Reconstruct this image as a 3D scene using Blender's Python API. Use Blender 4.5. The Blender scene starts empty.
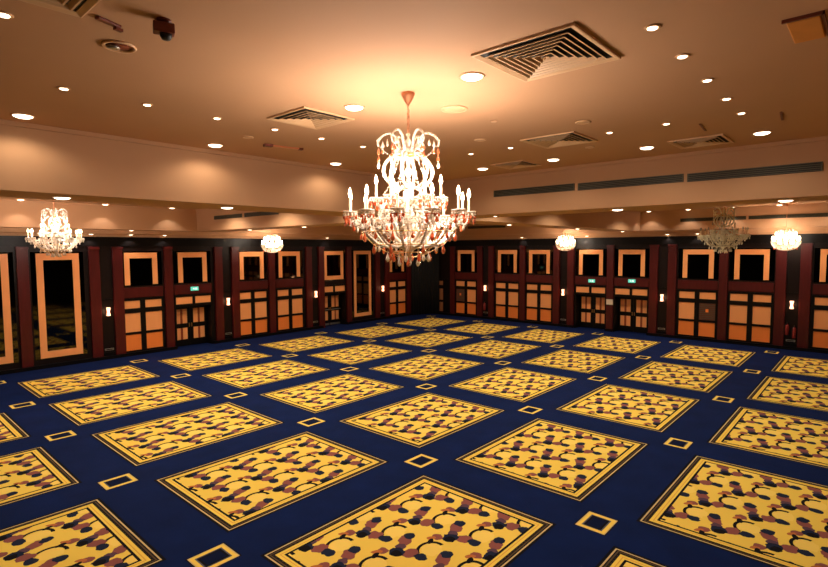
import bpy, math, random
from mathutils import Vector, Matrix
random.seed(7)
PI = math.pi
SC = bpy.context.scene
COL = SC.collection

# ------------------------------------------------------------------ camera
F_PX, YAW, PITCH, ROLL = 520.3864, 0.8410, 0.0660, -0.0053
CAM = Vector((-9.0576, -7.9013, 5.0))
fwd = Vector((math.sin(YAW)*math.cos(PITCH), math.cos(YAW)*math.cos(PITCH), -math.sin(PITCH)))
rt0 = Vector((math.cos(YAW), -math.sin(YAW), 0))
up0 = rt0.cross(fwd)
rt = math.cos(ROLL)*rt0 + math.sin(ROLL)*up0
upv = -math.sin(ROLL)*rt0 + math.cos(ROLL)*up0
cd = bpy.data.cameras.new('camera')
cam = bpy.data.objects.new('camera', cd)
COL.objects.link(cam)
cam.matrix_world = Matrix(((rt.x, upv.x, -fwd.x, CAM.x), (rt.y, upv.y, -fwd.y, CAM.y), (rt.z, upv.z, -fwd.z, CAM.z), (0, 0, 0, 1)))
cd.sensor_width = 36
cd.lens = F_PX*36/828
cd.clip_start = 0.05
SC.camera = cam
# ------------------------------------------------------------------ world, exposure
w = bpy.data.worlds.new('world')
SC.world = w
w.use_nodes = True
w.node_tree.nodes['Background'].inputs[0].default_value = (0.02, 0.012, 0.008, 1)
w.node_tree.nodes['Background'].inputs[1].default_value = 0.3
SC.view_settings.view_transform = 'Standard'
SC.view_settings.look = 'None'
SC.view_settings.gamma = 1
SC.view_settings.use_curve_mapping = False
SC.view_settings.exposure = 0.0
# lamp strengths (the lamps themselves are made in their builders)
CANDLE_W = 18.0
BOWL_W = 90.0
BIG_W = 40.0
FILL_W = 310.0  # unseen coffer downlights added to light the far walls
SMALL_W = 35.0
SCONCE_W = 5.0
WARM = (1.0, 0.87, 0.78)
COOL = (1.0, 0.86, 0.68)

# ------------------------------------------------------------------ material helpers
def srgb(r, g, b):
    f = lambda c: (c/255/12.92) if c/255 <= 0.04045 else ((c/255+0.055)/1.055)**2.4
    return (f(r), f(g), f(b), 1)

def mat(name, col, rough=0.5, metal=0.0, coat=0.0, trans=0.0, emit=None, estr=0.0, noise=0.0, nscale=4.0, stretch=(1, 1, 1), bump=0.0, ior=1.5, spec=0.5):
    m = bpy.data.materials.new(name)
    m.use_nodes = True
    nt = m.node_tree
    b = nt.nodes['Principled BSDF']
    b.inputs['Base Color'].default_value = col
    b.inputs['Roughness'].default_value = rough
    b.inputs['Metallic'].default_value = metal
    b.inputs['Coat Weight'].default_value = coat
    b.inputs['Coat Roughness'].default_value = 0.12
    b.inputs['Transmission Weight'].default_value = trans
    b.inputs['IOR'].default_value = ior
    b.inputs['Specular IOR Level'].default_value = spec
    if emit:
        b.inputs['Emission Color'].default_value = emit
        b.inputs['Emission Strength'].default_value = estr
    if noise or bump:
        tc = nt.nodes.new('ShaderNodeTexCoord')
        mp = nt.nodes.new('ShaderNodeMapping')
        mp.inputs['Scale'].default_value = stretch
        nz = nt.nodes.new('ShaderNodeTexNoise')
        nz.inputs['Scale'].default_value = nscale
        nz.inputs['Detail'].default_value = 5
        nt.links.new(tc.outputs['Object'], mp.inputs[0])
        nt.links.new(mp.outputs[0], nz.inputs[0])
        if noise:
            mx = nt.nodes.new('ShaderNodeMix')
            mx.data_type = 'RGBA'
            mx.inputs[6].default_value = tuple(c*(1-noise) for c in col[:3])+(1,)
            mx.inputs[7].default_value = tuple(min(1, c*(1+noise)) for c in col[:3])+(1,)
            nt.links.new(nz.outputs[0], mx.inputs[0])
            nt.links.new(mx.outputs[2], b.inputs['Base Color'])
        if bump:
            bp = nt.nodes.new('ShaderNodeBump')
            bp.inputs['Strength'].default_value = bump
            bp.inputs['Distance'].default_value = 0.01
            nt.links.new(nz.outputs[0], bp.inputs['Height'])
            nt.links.new(bp.outputs[0], b.inputs['Normal'])
    return m

M = {}
M['plaster'] = mat('ceiling_plaster', srgb(197, 150, 110), 0.85, noise=0.05, nscale=0.9, bump=0.05)
M['mahogany'] = mat('red_mahogany', srgb(76, 13, 12), 0.38, coat=0.1, spec=0.35, noise=0.35, nscale=3.0, stretch=(3, 3, 0.35))
M['dark_wood'] = mat('dark_stained_wood', srgb(20, 7, 6), 0.42, spec=0.25, noise=0.4, nscale=3.0, stretch=(3, 3, 0.4))
M['black_wood'] = mat('black_lacquered_wood', srgb(9, 5, 5), 0.42, spec=0.2, noise=0.3, nscale=3.0)
M['maple'] = mat('pale_maple_veneer', srgb(254, 168, 102), 0.42, noise=0.06, nscale=2.5, stretch=(2, 2, 0.4))
M['honey'] = mat('honey_maple_veneer', srgb(254, 136, 56), 0.42, noise=0.08, nscale=2.5, stretch=(2, 2, 0.4))
M['dim_maple'] = mat('shaded_maple_veneer', srgb(158, 100, 62), 0.5)  # maple with the dimness of the corner put into its colour
M['stripe'] = mat('rust_wood', srgb(150, 60, 30), 0.4)
M['mirror'] = mat('smoked_mirror', (0.06, 0.055, 0.045, 1), 0.04, metal=1.0)
M['brass'] = mat('brass', srgb(205, 160, 100), 0.3, metal=1.0)
M['steel'] = mat('brushed_steel', srgb(170, 165, 155), 0.35, metal=0.9)
M['copper'] = mat('rose_copper', srgb(214, 138, 96), 0.3, metal=0.6)
M['crystal'] = mat('cream_crystal', (1.0, 0.86, 0.68, 1), 0.12, trans=0.45, spec=0.8)
M['crystal_pale'] = mat('grey_crystal', (1.0, 0.95, 0.78, 1), 0.2, trans=0.0, spec=0.8)
M['amber'] = mat('amber_red_crystal', (0.85, 0.16, 0.05, 1), 0.08, trans=0.5, spec=0.8)
M['candle'] = mat('candle_sleeve', srgb(245, 215, 170), 0.5)
M['bulb'] = mat('lit_candle_bulb', (1, 0.9, 0.7, 1), 0.3, emit=(1.0, 0.80, 0.50, 1), estr=14)
M['bulb_off'] = mat('unlit_candle_bulb', (0.6, 0.55, 0.45, 1), 0.15, trans=0.5)
M['lens_big'] = mat('lit_downlight_lens', (1, 0.9, 0.75, 1), 0.4, emit=(1.0, 0.84, 0.60, 1), estr=6)
M['lens_small'] = mat('lit_spot_lens', (1, 0.85, 0.7, 1), 0.4, emit=(1.0, 0.80, 0.55, 1), estr=6)
M['ring'] = mat('cream_painted_metal', srgb(225, 180, 135), 0.4)
M['vent_blade'] = mat('cream_vent_metal', srgb(215, 172, 128), 0.45)
M['vent_dark'] = mat('dark_duct', srgb(22, 19, 14), 0.7)
M['grille'] = mat('olive_grey_grille', srgb(92, 84, 62), 0.6)
M['sconce'] = mat('lit_sconce_glass', (1, 0.8, 0.6, 1), 0.4, emit=(1.0, 0.46, 0.27, 1), estr=2.6)
M['exit'] = mat('lit_green_sign', (0.1, 0.6, 0.45, 1), 0.4, emit=(0.12, 0.60, 0.48, 1), estr=0.7)
M['exit_white'] = mat('lit_white_pictogram', (0.9, 1, 0.95, 1), 0.4, emit=(0.7, 1.0, 0.9, 1), estr=0.9)
M['red_paint'] = mat('red_enamel', srgb(140, 40, 34), 0.4)
M['black'] = mat('black_plastic', srgb(20, 18, 17), 0.5)
M['paper'] = mat('cream_paper', srgb(220, 200, 175), 0.7)
M['corner_dark'] = mat('added_black_drape', srgb(12, 8, 8), 0.9)
M['brown'] = mat('brown_metal', srgb(110, 45, 28), 0.45)
M['ochre'] = mat('ochre_board', srgb(215, 140, 62), 0.7, noise=0.15, nscale=5)

# ------------------------------------------------------------------ carpet (pattern in the floor's own material)
def carpet():
    m = bpy.data.materials.new('patterned_carpet')
    m.use_nodes = True
    nt = m.node_tree
    bs = nt.nodes['Principled BSDF']
    class S:
        def __init__(s, o): s.o = o
        def __add__(a, b): return op('ADD', a, b)
        def __radd__(a, b): return op('ADD', b, a)
        def __sub__(a, b): return op('SUBTRACT', a, b)
        def __rsub__(a, b): return op('SUBTRACT', b, a)
        def __mul__(a, b): return op('MULTIPLY', a, b)
        def __rmul__(a, b): return op('MULTIPLY', b, a)
    def op(k, *a):
        n = nt.nodes.new('ShaderNodeMath')
        n.operation = k
        for i, x in enumerate(a):
            if isinstance(x, S): nt.links.new(x.o, n.inputs[i])
            else: n.inputs[i].default_value = x
        return S(n.outputs[0])
    ab = lambda a: op('ABSOLUTE', a)
    mn = lambda a, b: op('MINIMUM', a, b)
    mxx = lambda a, b: op('MAXIMUM', a, b)
    lt = lambda a, b: op('LESS_THAN', a, b)
    wrap = lambda a, p: op('WRAP', a, p/2, -p/2)
    tc = nt.nodes.new('ShaderNodeTexCoord')
    sx = nt.nodes.new('ShaderNodeSeparateXYZ')
    nt.links.new(tc.outputs['Object'], sx.inputs[0])
    X, Y = S(sx.outputs[0]), S(sx.outputs[1])
    CX, CY = 5.161, 4.240
    dx = wrap(X - CX/2, CX)          # from the middle of the nearest big panel
    dy = wrap(Y - CY/2, CY)
    d = mxx(ab(dx) - 2.00, ab(dy) - 1.55)            # <0 inside the panel
    lx = wrap(X, CX)
    ly = wrap(Y, CY)
    e = mxx(ab(lx) - 0.315, ab(ly) - 0.27)           # small rectangles
    inroom = lt(X, 20.9) * lt(Y, 17.25)
    # flower sprays: centred lattice
    ox, oy = dx + 0.49, dy - 0.82
    def local(ax, ay):
        px, py = ox - ax, oy - ay
        k = op('ROUND', px*(1/0.912))
        return px - k*0.912, wrap(py + k*0.4145, 0.829)
    def ell(ax, ay, rx, ry, rot=0.0):
        x, y = local(ax, ay)
        c, s = math.cos(rot), math.sin(rot)
        xr, yr = x*c + y*s, y*c - x*s
        return op('SQRT', (xr*(1/rx))*(xr*(1/rx)) + (yr*(1/ry))*(yr*(1/ry)))
    nz = nt.nodes.new('ShaderNodeTexNoise')
    nz.inputs['Scale'].default_value = 9.0
    nz.inputs['Detail'].default_value = 1
    nt.links.new(tc.outputs['Object'], nz.inputs[0])
    wob = (S(nz.outputs[0]) - 0.5)*0.85
    def blob(*a): return lt(ell(*a) + wob, 1.0)
    # colour mixing
    cur = None
    def rgb(c):
        n = nt.nodes.new('ShaderNodeRGB'); n.outputs[0].default_value = c; return n.outputs[0]
    def over(base, c, f):
        n = nt.nodes.new('ShaderNodeMix'); n.data_type = 'RGBA'
        nt.links.new(base, n.inputs[6])
        if isinstance(c, tuple): n.inputs[7].default_value = c
        else: nt.links.new(c, n.inputs[7])
        nt.links.new(f.o, n.inputs[0])
        return n.outputs[2]
    navy, navy2 = srgb(4, 18, 52), srgb(9, 32, 84)
    black, tan, yellow, gold = srgb(18, 16, 20), srgb(206, 180, 124), srgb(244, 208, 88), srgb(222, 165, 66)
    mauve, slate, pale = srgb(142, 82, 74), srgb(30, 38, 60), srgb(250, 216, 104)
    nb = nt.nodes.new('ShaderNodeTexNoise'); nb.inputs['Scale'].default_value = 1.3; nb.inputs['Detail'].default_value = 4
    nt.links.new(tc.outputs['Object'], nb.inputs[0])
    ground = over(rgb(navy), navy2, S(nb.outputs[0]))
    # field inside panels
    fld = rgb(yellow)
    fld = over(fld, pale, blob(-0.48, 0.02, 0.20, 0.17))
    ring = lt(ab(ell(-0.50, 0.02, 0.24, 0.21) - 1.0), 0.13)
    xx, yy = local(-0.50, 0.02)
    ring = ring * lt(0.02, yy + 0.3*xx)
    fld = over(fld, black, ring)
    fld = over(fld, mauve, blob(-0.13, 0.19, 0.09, 0.10, 0.7))
    fld = over(fld, srgb(190, 110, 60), blob(-0.22, 0.25, 0.05, 0.09, 0.9))
    fld = over(fld, mauve, blob(0.33, 0.12, 0.17, 0.115, 0.5))
    fld = over(fld, mauve, blob(0.12, -0.20, 0.145, 0.12, -0.5))
    fld = over(fld, srgb(92, 66, 78), blob(0.14, 0.05, 0.10, 0.09))
    fld = over(fld, slate, blob(0.0, 0.0, 0.135, 0.125))
    fld = over(fld, black, blob(-0.04, -0.03, 0.09, 0.09))
    fld = over(fld, slate, blob(0.49, 0.155, 0.105, 0.10))
    fld = over(fld, slate, blob(0.15, -0.405, 0.10, 0.115))
    fld = over(fld, black, blob(-0.30, 0.19, 0.09, 0.045, 0.3))
    # border bands by distance from the rim
    pan = rgb(tan)
    def band(base, c, d0): return over(base, c, lt(d, -d0))
    pan = band(pan, black, 0.028)
    pan = band(pan, srgb(88, 70, 48), 0.052)
    pan = band(pan, black, 0.078)
    dots = lt(wrap(X + Y, 0.09), 0.0)
    pan = over(pan, srgb(70, 56, 40), dots * lt(d, -0.095) * lt(-0.11, d))
    pan = band(pan, yellow, 0.122)
    pan = band(pan, gold, 0.175)
    pan = band(pan, yellow, 0.190)
    pan = band(pan, black, 0.228)
    pan = over(pan, fld, lt(d, -0.272))
    out = ground
    out = over(out, black, lt(d, 0.05) * inroom)
    out = over(out, pan, lt(d, 0.0) * inroom)
    out = over(out, black, lt(e, 0.025) * inroom)
    sm = rgb(tan)
    sm = over(sm, yellow, lt(e, -0.02))
    sm = over(sm, srgb(90, 90, 100), lt(e, -0.085))
    sm = over(sm, black, lt(e, -0.11))
    sm = over(sm, navy, lt(e, -0.15))
    out = over(out, sm, lt(e, 0.0) * inroom)
    nt.links.new(out, bs.inputs['Base Color'])
    bs.inputs['Roughness'].default_value = 0.95
    bs.inputs['Specular IOR Level'].default_value = 0.1
    nf = nt.nodes.new('ShaderNodeTexNoise'); nf.inputs['Scale'].default_value = 160
    nt.links.new(tc.outputs['Object'], nf.inputs[0])
    bp = nt.nodes.new('ShaderNodeBump'); bp.inputs['Strength'].default_value = 0.25; bp.inputs['Distance'].default_value = 0.01
    nt.links.new(nf.outputs[0], bp.inputs['Height'])
    nt.links.new(bp.outputs[0], bs.inputs['Normal'])
    return m

# ------------------------------------------------------------------ mesh helpers
class MB:
    def __init__(s): s.v = []; s.f = []; s.sm = []
    def add(s, vs, fs, smooth=False):
        o = len(s.v); s.v += [tuple(p) for p in vs]
        for f in fs: s.f.append(tuple(i+o for i in f)); s.sm.append(smooth)
        return s
    def box(s, x0, x1, y0, y1, z0, z1):
        x0, x1 = min(x0, x1), max(x0, x1); y0, y1 = min(y0, y1), max(y0, y1); z0, z1 = min(z0, z1), max(z0, z1)
        return s.add([(x0, y0, z0), (x1, y0, z0), (x1, y1, z0), (x0, y1, z0), (x0, y0, z1), (x1, y0, z1), (x1, y1, z1), (x0, y1, z1)],
                     [(0, 3, 2, 1), (4, 5, 6, 7), (0, 1, 5, 4), (1, 2, 6, 5), (2, 3, 7, 6), (3, 0, 4, 7)])
    def lathe(s, prof, n=16, c=(0, 0, 0)):
        vs = []; fs = []
        for r, z in prof:
            for k in range(n):
                a = 2*PI*k/n; vs.append((c[0]+r*math.cos(a), c[1]+r*math.sin(a), c[2]+z))
        for i in range(len(prof)-1):
            for k in range(n):
                k2 = (k+1) % n
                fs.append((i*n+k, i*n+k2, (i+1)*n+k2, (i+1)*n+k))
        fs.append(tuple(range(n))[::-1]); fs.append(tuple((len(prof)-1)*n+k for k in range(n)))
        return s.add(vs, fs, True)
    def tube(s, pts, r, n=6, taper=1.0):
        pts = [Vector(p) for p in pts]; vs = []; fs = []
        up = Vector((0, 0, 1)); prev = None
        for i, p in enumerate(pts):
            t = (pts[min(i+1, len(pts)-1)] - pts[max(i-1, 0)]).normalized()
            a = prev if prev else (Vector((1, 0, 0)) if abs(t.z) > 0.9 else up)
            x = (a - t*a.dot(t)).normalized(); y = t.cross(x); prev = x
            rr = r*(1+(taper-1)*i/(len(pts)-1))
            for k in range(n):
                q = 2*PI*k/n; vs.append(p + x*rr*math.cos(q) + y*rr*math.sin(q))
        for i in range(len(pts)-1):
            for k in range(n):
                k2 = (k+1) % n; fs.append((i*n+k, i*n+k2, (i+1)*n+k2, (i+1)*n+k))
        fs.append(tuple(range(n))[::-1]); fs.append(tuple((len(pts)-1)*n+k for k in range(n)))
        return s.add(vs, fs, True)
    def bead(s, p, r, h=None):
        h = h or r
        x, y, z = p
        return s.add([(x, y, z+h), (x+r, y, z), (x, y+r, z), (x-r, y, z), (x, y-r, z), (x, y, z-h)],
                     [(0, 1, 2), (0, 2, 3), (0, 3, 4), (0, 4, 1), (5, 2, 1), (5, 3, 2), (5, 4, 3), (5, 1, 4)])
    def torus(s, R, r, c=(0, 0, 0), n=24, m=6, axis='z'):
        pts = []
        vs = []; fs = []
        for i in range(n):
            a = 2*PI*i/n
            for j in range(m):
                b = 2*PI*j/m
                x, y, z = (R+r*math.cos(b))*math.cos(a), (R+r*math.cos(b))*math.sin(a), r*math.sin(b)
                if axis == 'x': x, y, z = z, x, y
                if axis == 'y': x, y, z = x, z, y
                vs.append((c[0]+x, c[1]+y, c[2]+z))
        for i in range(n):
            for j in range(m):
                fs.append((i*m+j, ((i+1) % n)*m+j, ((i+1) % n)*m+(j+1) % m, i*m+(j+1) % m))
        return s.add(vs, fs, True)
    def mesh(s, name, m):
        me = bpy.data.meshes.new(name); me.from_pydata(s.v, [], s.f); me.materials.append(m)
        me.polygons.foreach_set('use_smooth', s.sm); me.update()
        return me
    def build(s, name, m, parent=None, loc=(0, 0, 0), rz=0, bevel=0):
        o = link(name, s.mesh(name, m), parent, loc, rz)
        if bevel:
            b = o.modifiers.new('bevel', 'BEVEL'); b.width = bevel; b.segments = 2; b.limit_method = 'ANGLE'
        return o

def link(name, data, parent=None, loc=(0, 0, 0), rz=0):
    o = bpy.data.objects.new(name, data); COL.objects.link(o)
    o.location = loc; o.rotation_euler = (0, 0, rz)
    if parent: o.parent = parent
    return o
def tag(o, label=None, cat=None, group=None, kind=None):
    if label: o['label'] = label
    if cat: o['category'] = cat
    if group: o['group'] = group
    if kind: o['kind'] = kind
    return o
def thing(name, label, cat, loc=(0, 0, 0), rz=0, group=None, kind=None):
    return tag(link(name, None, None, loc, rz), label, cat, group, kind)
def kids(o): return [c for c in o.children]
def copy_tree(o, parent=None):
    c = o.copy(); COL.objects.link(c)
    if parent: c.parent = parent
    for ch in kids(o): copy_tree(ch, c)
    return c
def lamp(kind, name, parent, loc, energy, color, size=0.1, spot=None, down=False):
    l = bpy.data.lights.new(name, kind); l.energy = energy; l.color = color
    if kind == 'SPOT': l.spot_size = spot; l.spot_blend = 0.5; l.shadow_soft_size = size
    else: l.shadow_soft_size = size
    return link(name, l, parent, loc)
ORD = ['first', 'second', 'third', 'fourth', 'fifth', 'sixth', 'seventh', 'eighth', 'ninth', 'tenth', 'eleventh', 'twelfth']

# ------------------------------------------------------------------ room
XW, YW = 22.0, 18.58          # faces of the two walls seen
X0, Y0 = -14.0, -12.0
Z1, Z2, Z3, ZT = 7.0, 5.94, 5.76, 5.63
coffers = [(-11.2, 3.1, -8.8, 2.17), (-11.2, 3.1, 3.5, 17.4), (4.4, 21.2, -8.8, 2.17), (4.4, 21.2, 3.5, 17.4)]
fl = MB().box(X0, XW+0.8, Y0, YW+0.8, -0.1, 0).build('floor', carpet())
tag(fl, 'navy carpet with large yellow floral panels and small gold rectangles', 'carpet', kind='structure')

cb = MB()
xs = [X0, -11.2, 3.1, 4.4, 21.2, 21.62]
ys = [Y0, -8.8, 2.17, 3.5, 17.4, 18.05]
T = 0.12
for i in range(5):
    for j in range(5):
        xa, xb, ya, yb = xs[i], xs[i+1], ys[j], ys[j+1]
        if (xa, xb, ya, yb) in coffers:
            cb.box(xa, xb, ya, yb, Z1, Z1+T)
            cb.box(xa-T*0.99, xa, ya-T*0.99, yb+T*0.99, Z2, Z1+T); cb.box(xb, xb+T*0.99, ya-T*0.99, yb+T*0.99, Z2, Z1+T)
            cb.box(xa, xb, ya-T*0.99, ya, Z2, Z1+T); cb.box(xa, xb, yb, yb+T*0.99, Z2, Z1+T)
for (xa, xb, ya, yb) in [(X0, 21.62, 2.17+T, 3.5-T), (X0, 21.62, 17.4+T, 18.05), (X0, 21.62, Y0, -8.8-T)]:
    cb.box(xa, xb, ya, yb, Z2, Z2+0.1)
for (xa, xb) in [(X0, -11.2-T), (3.1+T, 4.4-T), (21.2+T, 21.62)]:
    for (ya, yb) in [(-8.8-T, 2.17+T), (3.5-T, 17.4+T)]:
        cb.box(xa, xb, ya, yb, Z2, Z2+0.1)
# lower border strip against the two far walls, with a slim frieze
cb.box(21.62, XW, Y0, 18.05, Z3, Z2+0.1); cb.box(X0, XW, 18.05, YW, Z3, Z2+0.1)
cb.box(XW-0.05, XW+0.5, Y0, YW+0.5, ZT, Z2+0.1); cb.box(X0, XW, YW-0.05, YW+0.5, ZT, Z2+0.1)
ce = cb.build('ceiling', M['plaster'])
tag(ce, 'peach plaster coffered ceiling with stepped border', 'ceiling', kind='structure')
# slim mouldings at the coffer rims
for n, (xa, xb, ya, yb) in enumerate(coffers):
    t = MB()
    t.box(xa, xb, yb-0.05, yb, Z1-0.07, Z1); t.box(xb-0.05, xb, ya, yb-0.05, Z1-0.07, Z1)
    t.box(xa, xb-0.05, ya, ya+0.05, Z1-0.07, Z1); t.box(xa, xa+0.05, ya+0.05, yb-0.05, Z1-0.07, Z1)
    o = t.build('trim_%d' % (n+1), M['plaster'])
    tag(o, 'slim plaster moulding at the top of ' + ['the near coffer holding the large chandelier', 'the coffer above the left wall', 'the coffer above the right wall', 'the coffer over the far corner'][n], 'moulding', kind='structure')

# walls in (s, n, z): s along the wall, n into the room
def mapper(side):
    if side == 'right': return lambda b, s0, s1, n0, n1, z0, z1: b.box(XW-n1, XW-n0, s0, s1, z0, z1)
    return lambda b, s0, s1, n0, n1, z0, z1: b.box(s0, s1, YW-n1, YW-n0, z0, z1)
def at(side, s, n, z): return (XW-n, s, z) if side == 'right' else (s, YW-n, z)

SR = [18.91, 12.98, 7.05, 1.12, -4.81, -10.74]           # sconce strips on the right wall (going away from the corner)
SL = [17.08, 11.15, 5.23, -0.69, -6.6]                   # and on the left wall
HW = 1.0                                                  # half width of an opening
R_open = []                                               # (side, centre, type)
for k, s in enumerate(SR):
    R_open.append(['right', s-1.76, 'panel']); R_open.append(['right', s-4.20, 'panel'])
R_open[0][2] = 'dim'
R_open[4][2] = 'exit'; R_open[5][2] = 'exit'
L_open = []
for k, s in enumerate(SL):
    L_open.append(['left', s+4.05, 'panel']); L_open.append(['left', s+1.53, 'panel'])
L_open = [o for o in L_open if o[1] < 20]
# order: 18.61, 15.2, 12.68, 9.28, 6.76, 3.36, .84, -2.55, -5.07
kinds = {1: 'tall', 2: 'single', 5: 'exit', 7: 'tall', 8: 'tall'}
for i, kd in kinds.items(): L_open[i][2] = kd
NB = -0.65
def wall(side, opens, sconces, lo, hi):
    bx = mapper(side)
    body = MB()
    cuts = sorted([(c-HW, c+HW, t) for _, c, t in opens])
    s = lo
    for a, b, t in cuts:
        a2 = max(a, lo); b2 = min(b, hi)
        if a2 > s: bx(body, s, a2, NB, 0, 0, ZT)
        if t in ('exit', 'single'):
            bx(body, a2, b2, NB, 0, 2.18, ZT); bx(body, a2, b2, NB-0.05, NB+0.02, 0, 2.18)
        else: bx(body, a2, b2, NB, 0, 0, ZT)
        s = max(s, b2)
    if s < hi: bx(body, s, hi, NB, 0, 0, ZT)
    wo = body.build('wall_'+side, M['dark_wood'])
    tag(wo, 'dark mahogany panelled wall on the %s of the ballroom' % side, 'wall', kind='structure')
    # pilasters
    for sc in sconces:
        for q in (-1, 1):
            a, b = sorted((sc+q*0.27, sc+q*0.70))
            if a < lo or b > hi-0.05: continue
            p = MB(); bx(p, a, b, 0, 0.13, 0, 5.16)
            bx(p, a-0.02, b+0.02, 0, 0.16, 5.06, 5.18)
            p.build('pilaster', M['mahogany'], wo, bevel=0.008)
    mids = [((sc-2.98) if side == 'right' else (sc+2.79)) for sc in sconces]
    for m_ in mids:
        if not lo < m_-0.3 or not m_+0.3 < hi: continue
        p = MB(); bx(p, m_-0.20, m_+0.20, 0, 0.13, 0, 5.16); bx(p, m_-0.22, m_+0.22, 0, 0.16, 5.06, 5.18)
        p.build('pilaster', M['mahogany'], wo, bevel=0.008)
    hd = MB(); bx(hd, lo, hi, 0, 0.05, 5.2, 5.6); bx(hd, lo, hi, 0, 0.1, 5.55, ZT)
    hd.build('header', M['black_wood'], wo)
    sk = MB()
    segs = []
    s = lo
    for a, b, t in cuts:
        if t in ('exit', 'single'):
            segs.append((s, a)); s = b
    segs.append((s, hi))
    for a, b in segs: 
        if b > a: bx(sk, a, b, 0, 0.17, 0, 0.16)
    sk.build('skirting', M['black_wood'], wo)
    for _, c, t in opens:
        if t in ('panel', 'exit'):
            r = MB(); bx(r, c-HW+0.02, c+HW-0.02, 0, 0.06, 2.76, 3.24); r.build('rail', M['mahogany'], wo)
    # slim rail across the sconce strips
    for sc in sconces:
        if lo < sc-0.3 and sc+0.3 < hi:
            r = MB(); bx(r, sc-0.27, sc+0.27, 0, 0.03, 2.72, 2.78); bx(r, sc-0.27, sc+0.27, 0, 0.03, 0.2, 0.3); r.build('rail', M['black_wood'], wo)
    return wo
wr = wall('right', R_open, SR, Y0, YW)
wl = wall('left', L_open, SL, X0, XW)
wb = MB().box(X0-0.3, X0, Y0-0.3, YW+0.4, 0, Z1).build('wall_back', M['dark_wood']); tag(wb, 'dark wood wall behind the camera', 'wall', kind='structure')
wf = MB().box(X0, XW+0.6, Y0-0.3, Y0, 0, Z1).build('wall_near', M['dark_wood']); tag(wf, 'dark wood wall beside the camera', 'wall', kind='structure')

dn = [0]
def panel_door(side, c, label, dim=False, odd=None):
    bx = mapper(side)
    dn[0] += 1
    d = thing('door_%d' % dn[0], label, 'door', at(side, c, 0, 0), kind='structure')
    inv = Vector(d.location)
    def part(mb, name, m, parent=d):
        mb.v = [(x-inv.x, y-inv.y, z-inv.z) for x, y, z in mb.v]; return mb.build(name, m, parent)
    W = 0.89
    f = MB()
    if dim: bx(f, c-W, c-0.3, 0, 0.069, 0.16, 2.72); bx(f, c+0.3, c+W, 0, 0.069, 0.16, 2.72)
    bx(f, c-W-0.1, c-W, 0, 0.07, 0.16, 2.72); bx(f, c+W, c+W+0.1, 0, 0.07, 0.16, 2.72)
    if not dim: bx(f, c-0.115, c+0.115, 0, 0.07, 0.16, 2.72)
    for z0, z1 in ((0.16, 0.24), (1.0, 1.12), (2.03, 2.25), (2.62, 2.72)): bx(f, c-W, c+W, 0, 0.068, z0, z1)
    part(f, 'frame', M['black_wood'])
    for q in (-1, 1):
        a, b = sorted((c+q*0.115, c+q*W))
        for r, (z0, z1) in enumerate(((2.25, 2.62), (1.12, 2.03), (0.24, 1.0))):
            if dim and q == -1: continue
            if dim:
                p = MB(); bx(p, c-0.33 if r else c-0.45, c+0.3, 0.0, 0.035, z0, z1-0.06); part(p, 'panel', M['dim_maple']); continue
            if odd is not None and odd == (q, r):
                p = MB(); bx(p, a, b, 0.01, 0.03, z0, z1); part(p, 'grille_back', M['grille'])
                p = MB()
                for k in range(9): bx(p, a, b, 0.03, 0.05, z0+0.03+k*(z1-z0-0.06)/8.3, z0+0.07+k*(z1-z0-0.06)/8.3)
                g = part(p, 'grille', M['brown'])
                p = MB(); mc = (a+b)/2; bx(p, mc-0.07, mc+0.07, 0.05, 0.065, 1.55, 1.72); part(p, 'badge', M['honey'], d)
                continue
            p = MB(); bx(p, a, b, 0.0, 0.035, z0, z1)
            part(p, 'panel', M['honey'] if r == 2 else M['maple'])
    return d

def exit_door(side, c, label, bars=False):
    bx = mapper(side)
    dn[0] += 1
    d = thing('door_%d' % dn[0], label, 'door', at(side, c, 0, 0), kind='structure')
    inv = Vector(d.location)
    def part(mb, name, m, parent=d):
        mb.v = [(x-inv.x, y-inv.y, z-inv.z) for x, y, z in mb.v]; return mb.build(name, m, parent)
    W = 0.92
    f = MB()
    bx(f, c-1.0, c-W, -0.54, 0.06, 0, 2.72); bx(f, c+W, c+1.0, -0.54, 0.06, 0, 2.72)
    bx(f, c-W, c+W, -0.54, 0.06, 2.12, 2.26); bx(f, c-W, c+W, 0, 0.06, 2.62, 2.72); bx(f, c-0.07, c+0.07, 0, 0.06, 2.26, 2.62)
    part(f, 'frame', M['black_wood'])
    for q in (-1, 1):
        a, b = sorted((c+q*0.07, c+q*W)); p = MB(); bx(p, a, b, 0, 0.03, 2.26, 2.62); part(p, 'transom_panel', M['maple'])
    for q in (-1, 1):
        a, b = sorted((c+q*0.005, c+q*W))
        p = MB(); bx(p, a, b, -0.52, -0.46, 0.02, 2.12); leaf = part(p, 'door_leaf', M['black_wood'])
        a2, b2 = a+0.16, b-0.16
        for z0, z1 in ((1.20, 1.95), (0.36, 0.96)):
            p = MB(); w3 = (b2-a2)
            bx(p, a2, b2, -0.46, -0.445, z0, z1); part(p, 'panel', M['stripe'], leaf).location = (0, 0, 0)
            p = MB(); bx(p, a2, a2+w3*0.40, -0.445, -0.435, z0, z1); bx(p, b2-w3*0.40, b2, -0.445, -0.435, z0, z1)
            part(p, 'panel', M['maple'], leaf)
        p = MB()
        bx(p, c+q*0.06-0.015, c+q*0.06+0.015, -0.46, -0.40, 1.0, 1.2); part(p, 'handle', M['brass'], leaf)
        if bars:
            p = MB(); bx(p, a+0.05, b-0.05, -0.46, -0.37, 1.03, 1.09); part(p, 'push_bar', M['steel'], leaf)
            p = MB(); bx(p, a+0.03, b-0.03, -0.46, -0.45, 0.03, 0.16); part(p, 'kick_plate', M['steel'], leaf)
    return d

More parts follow.
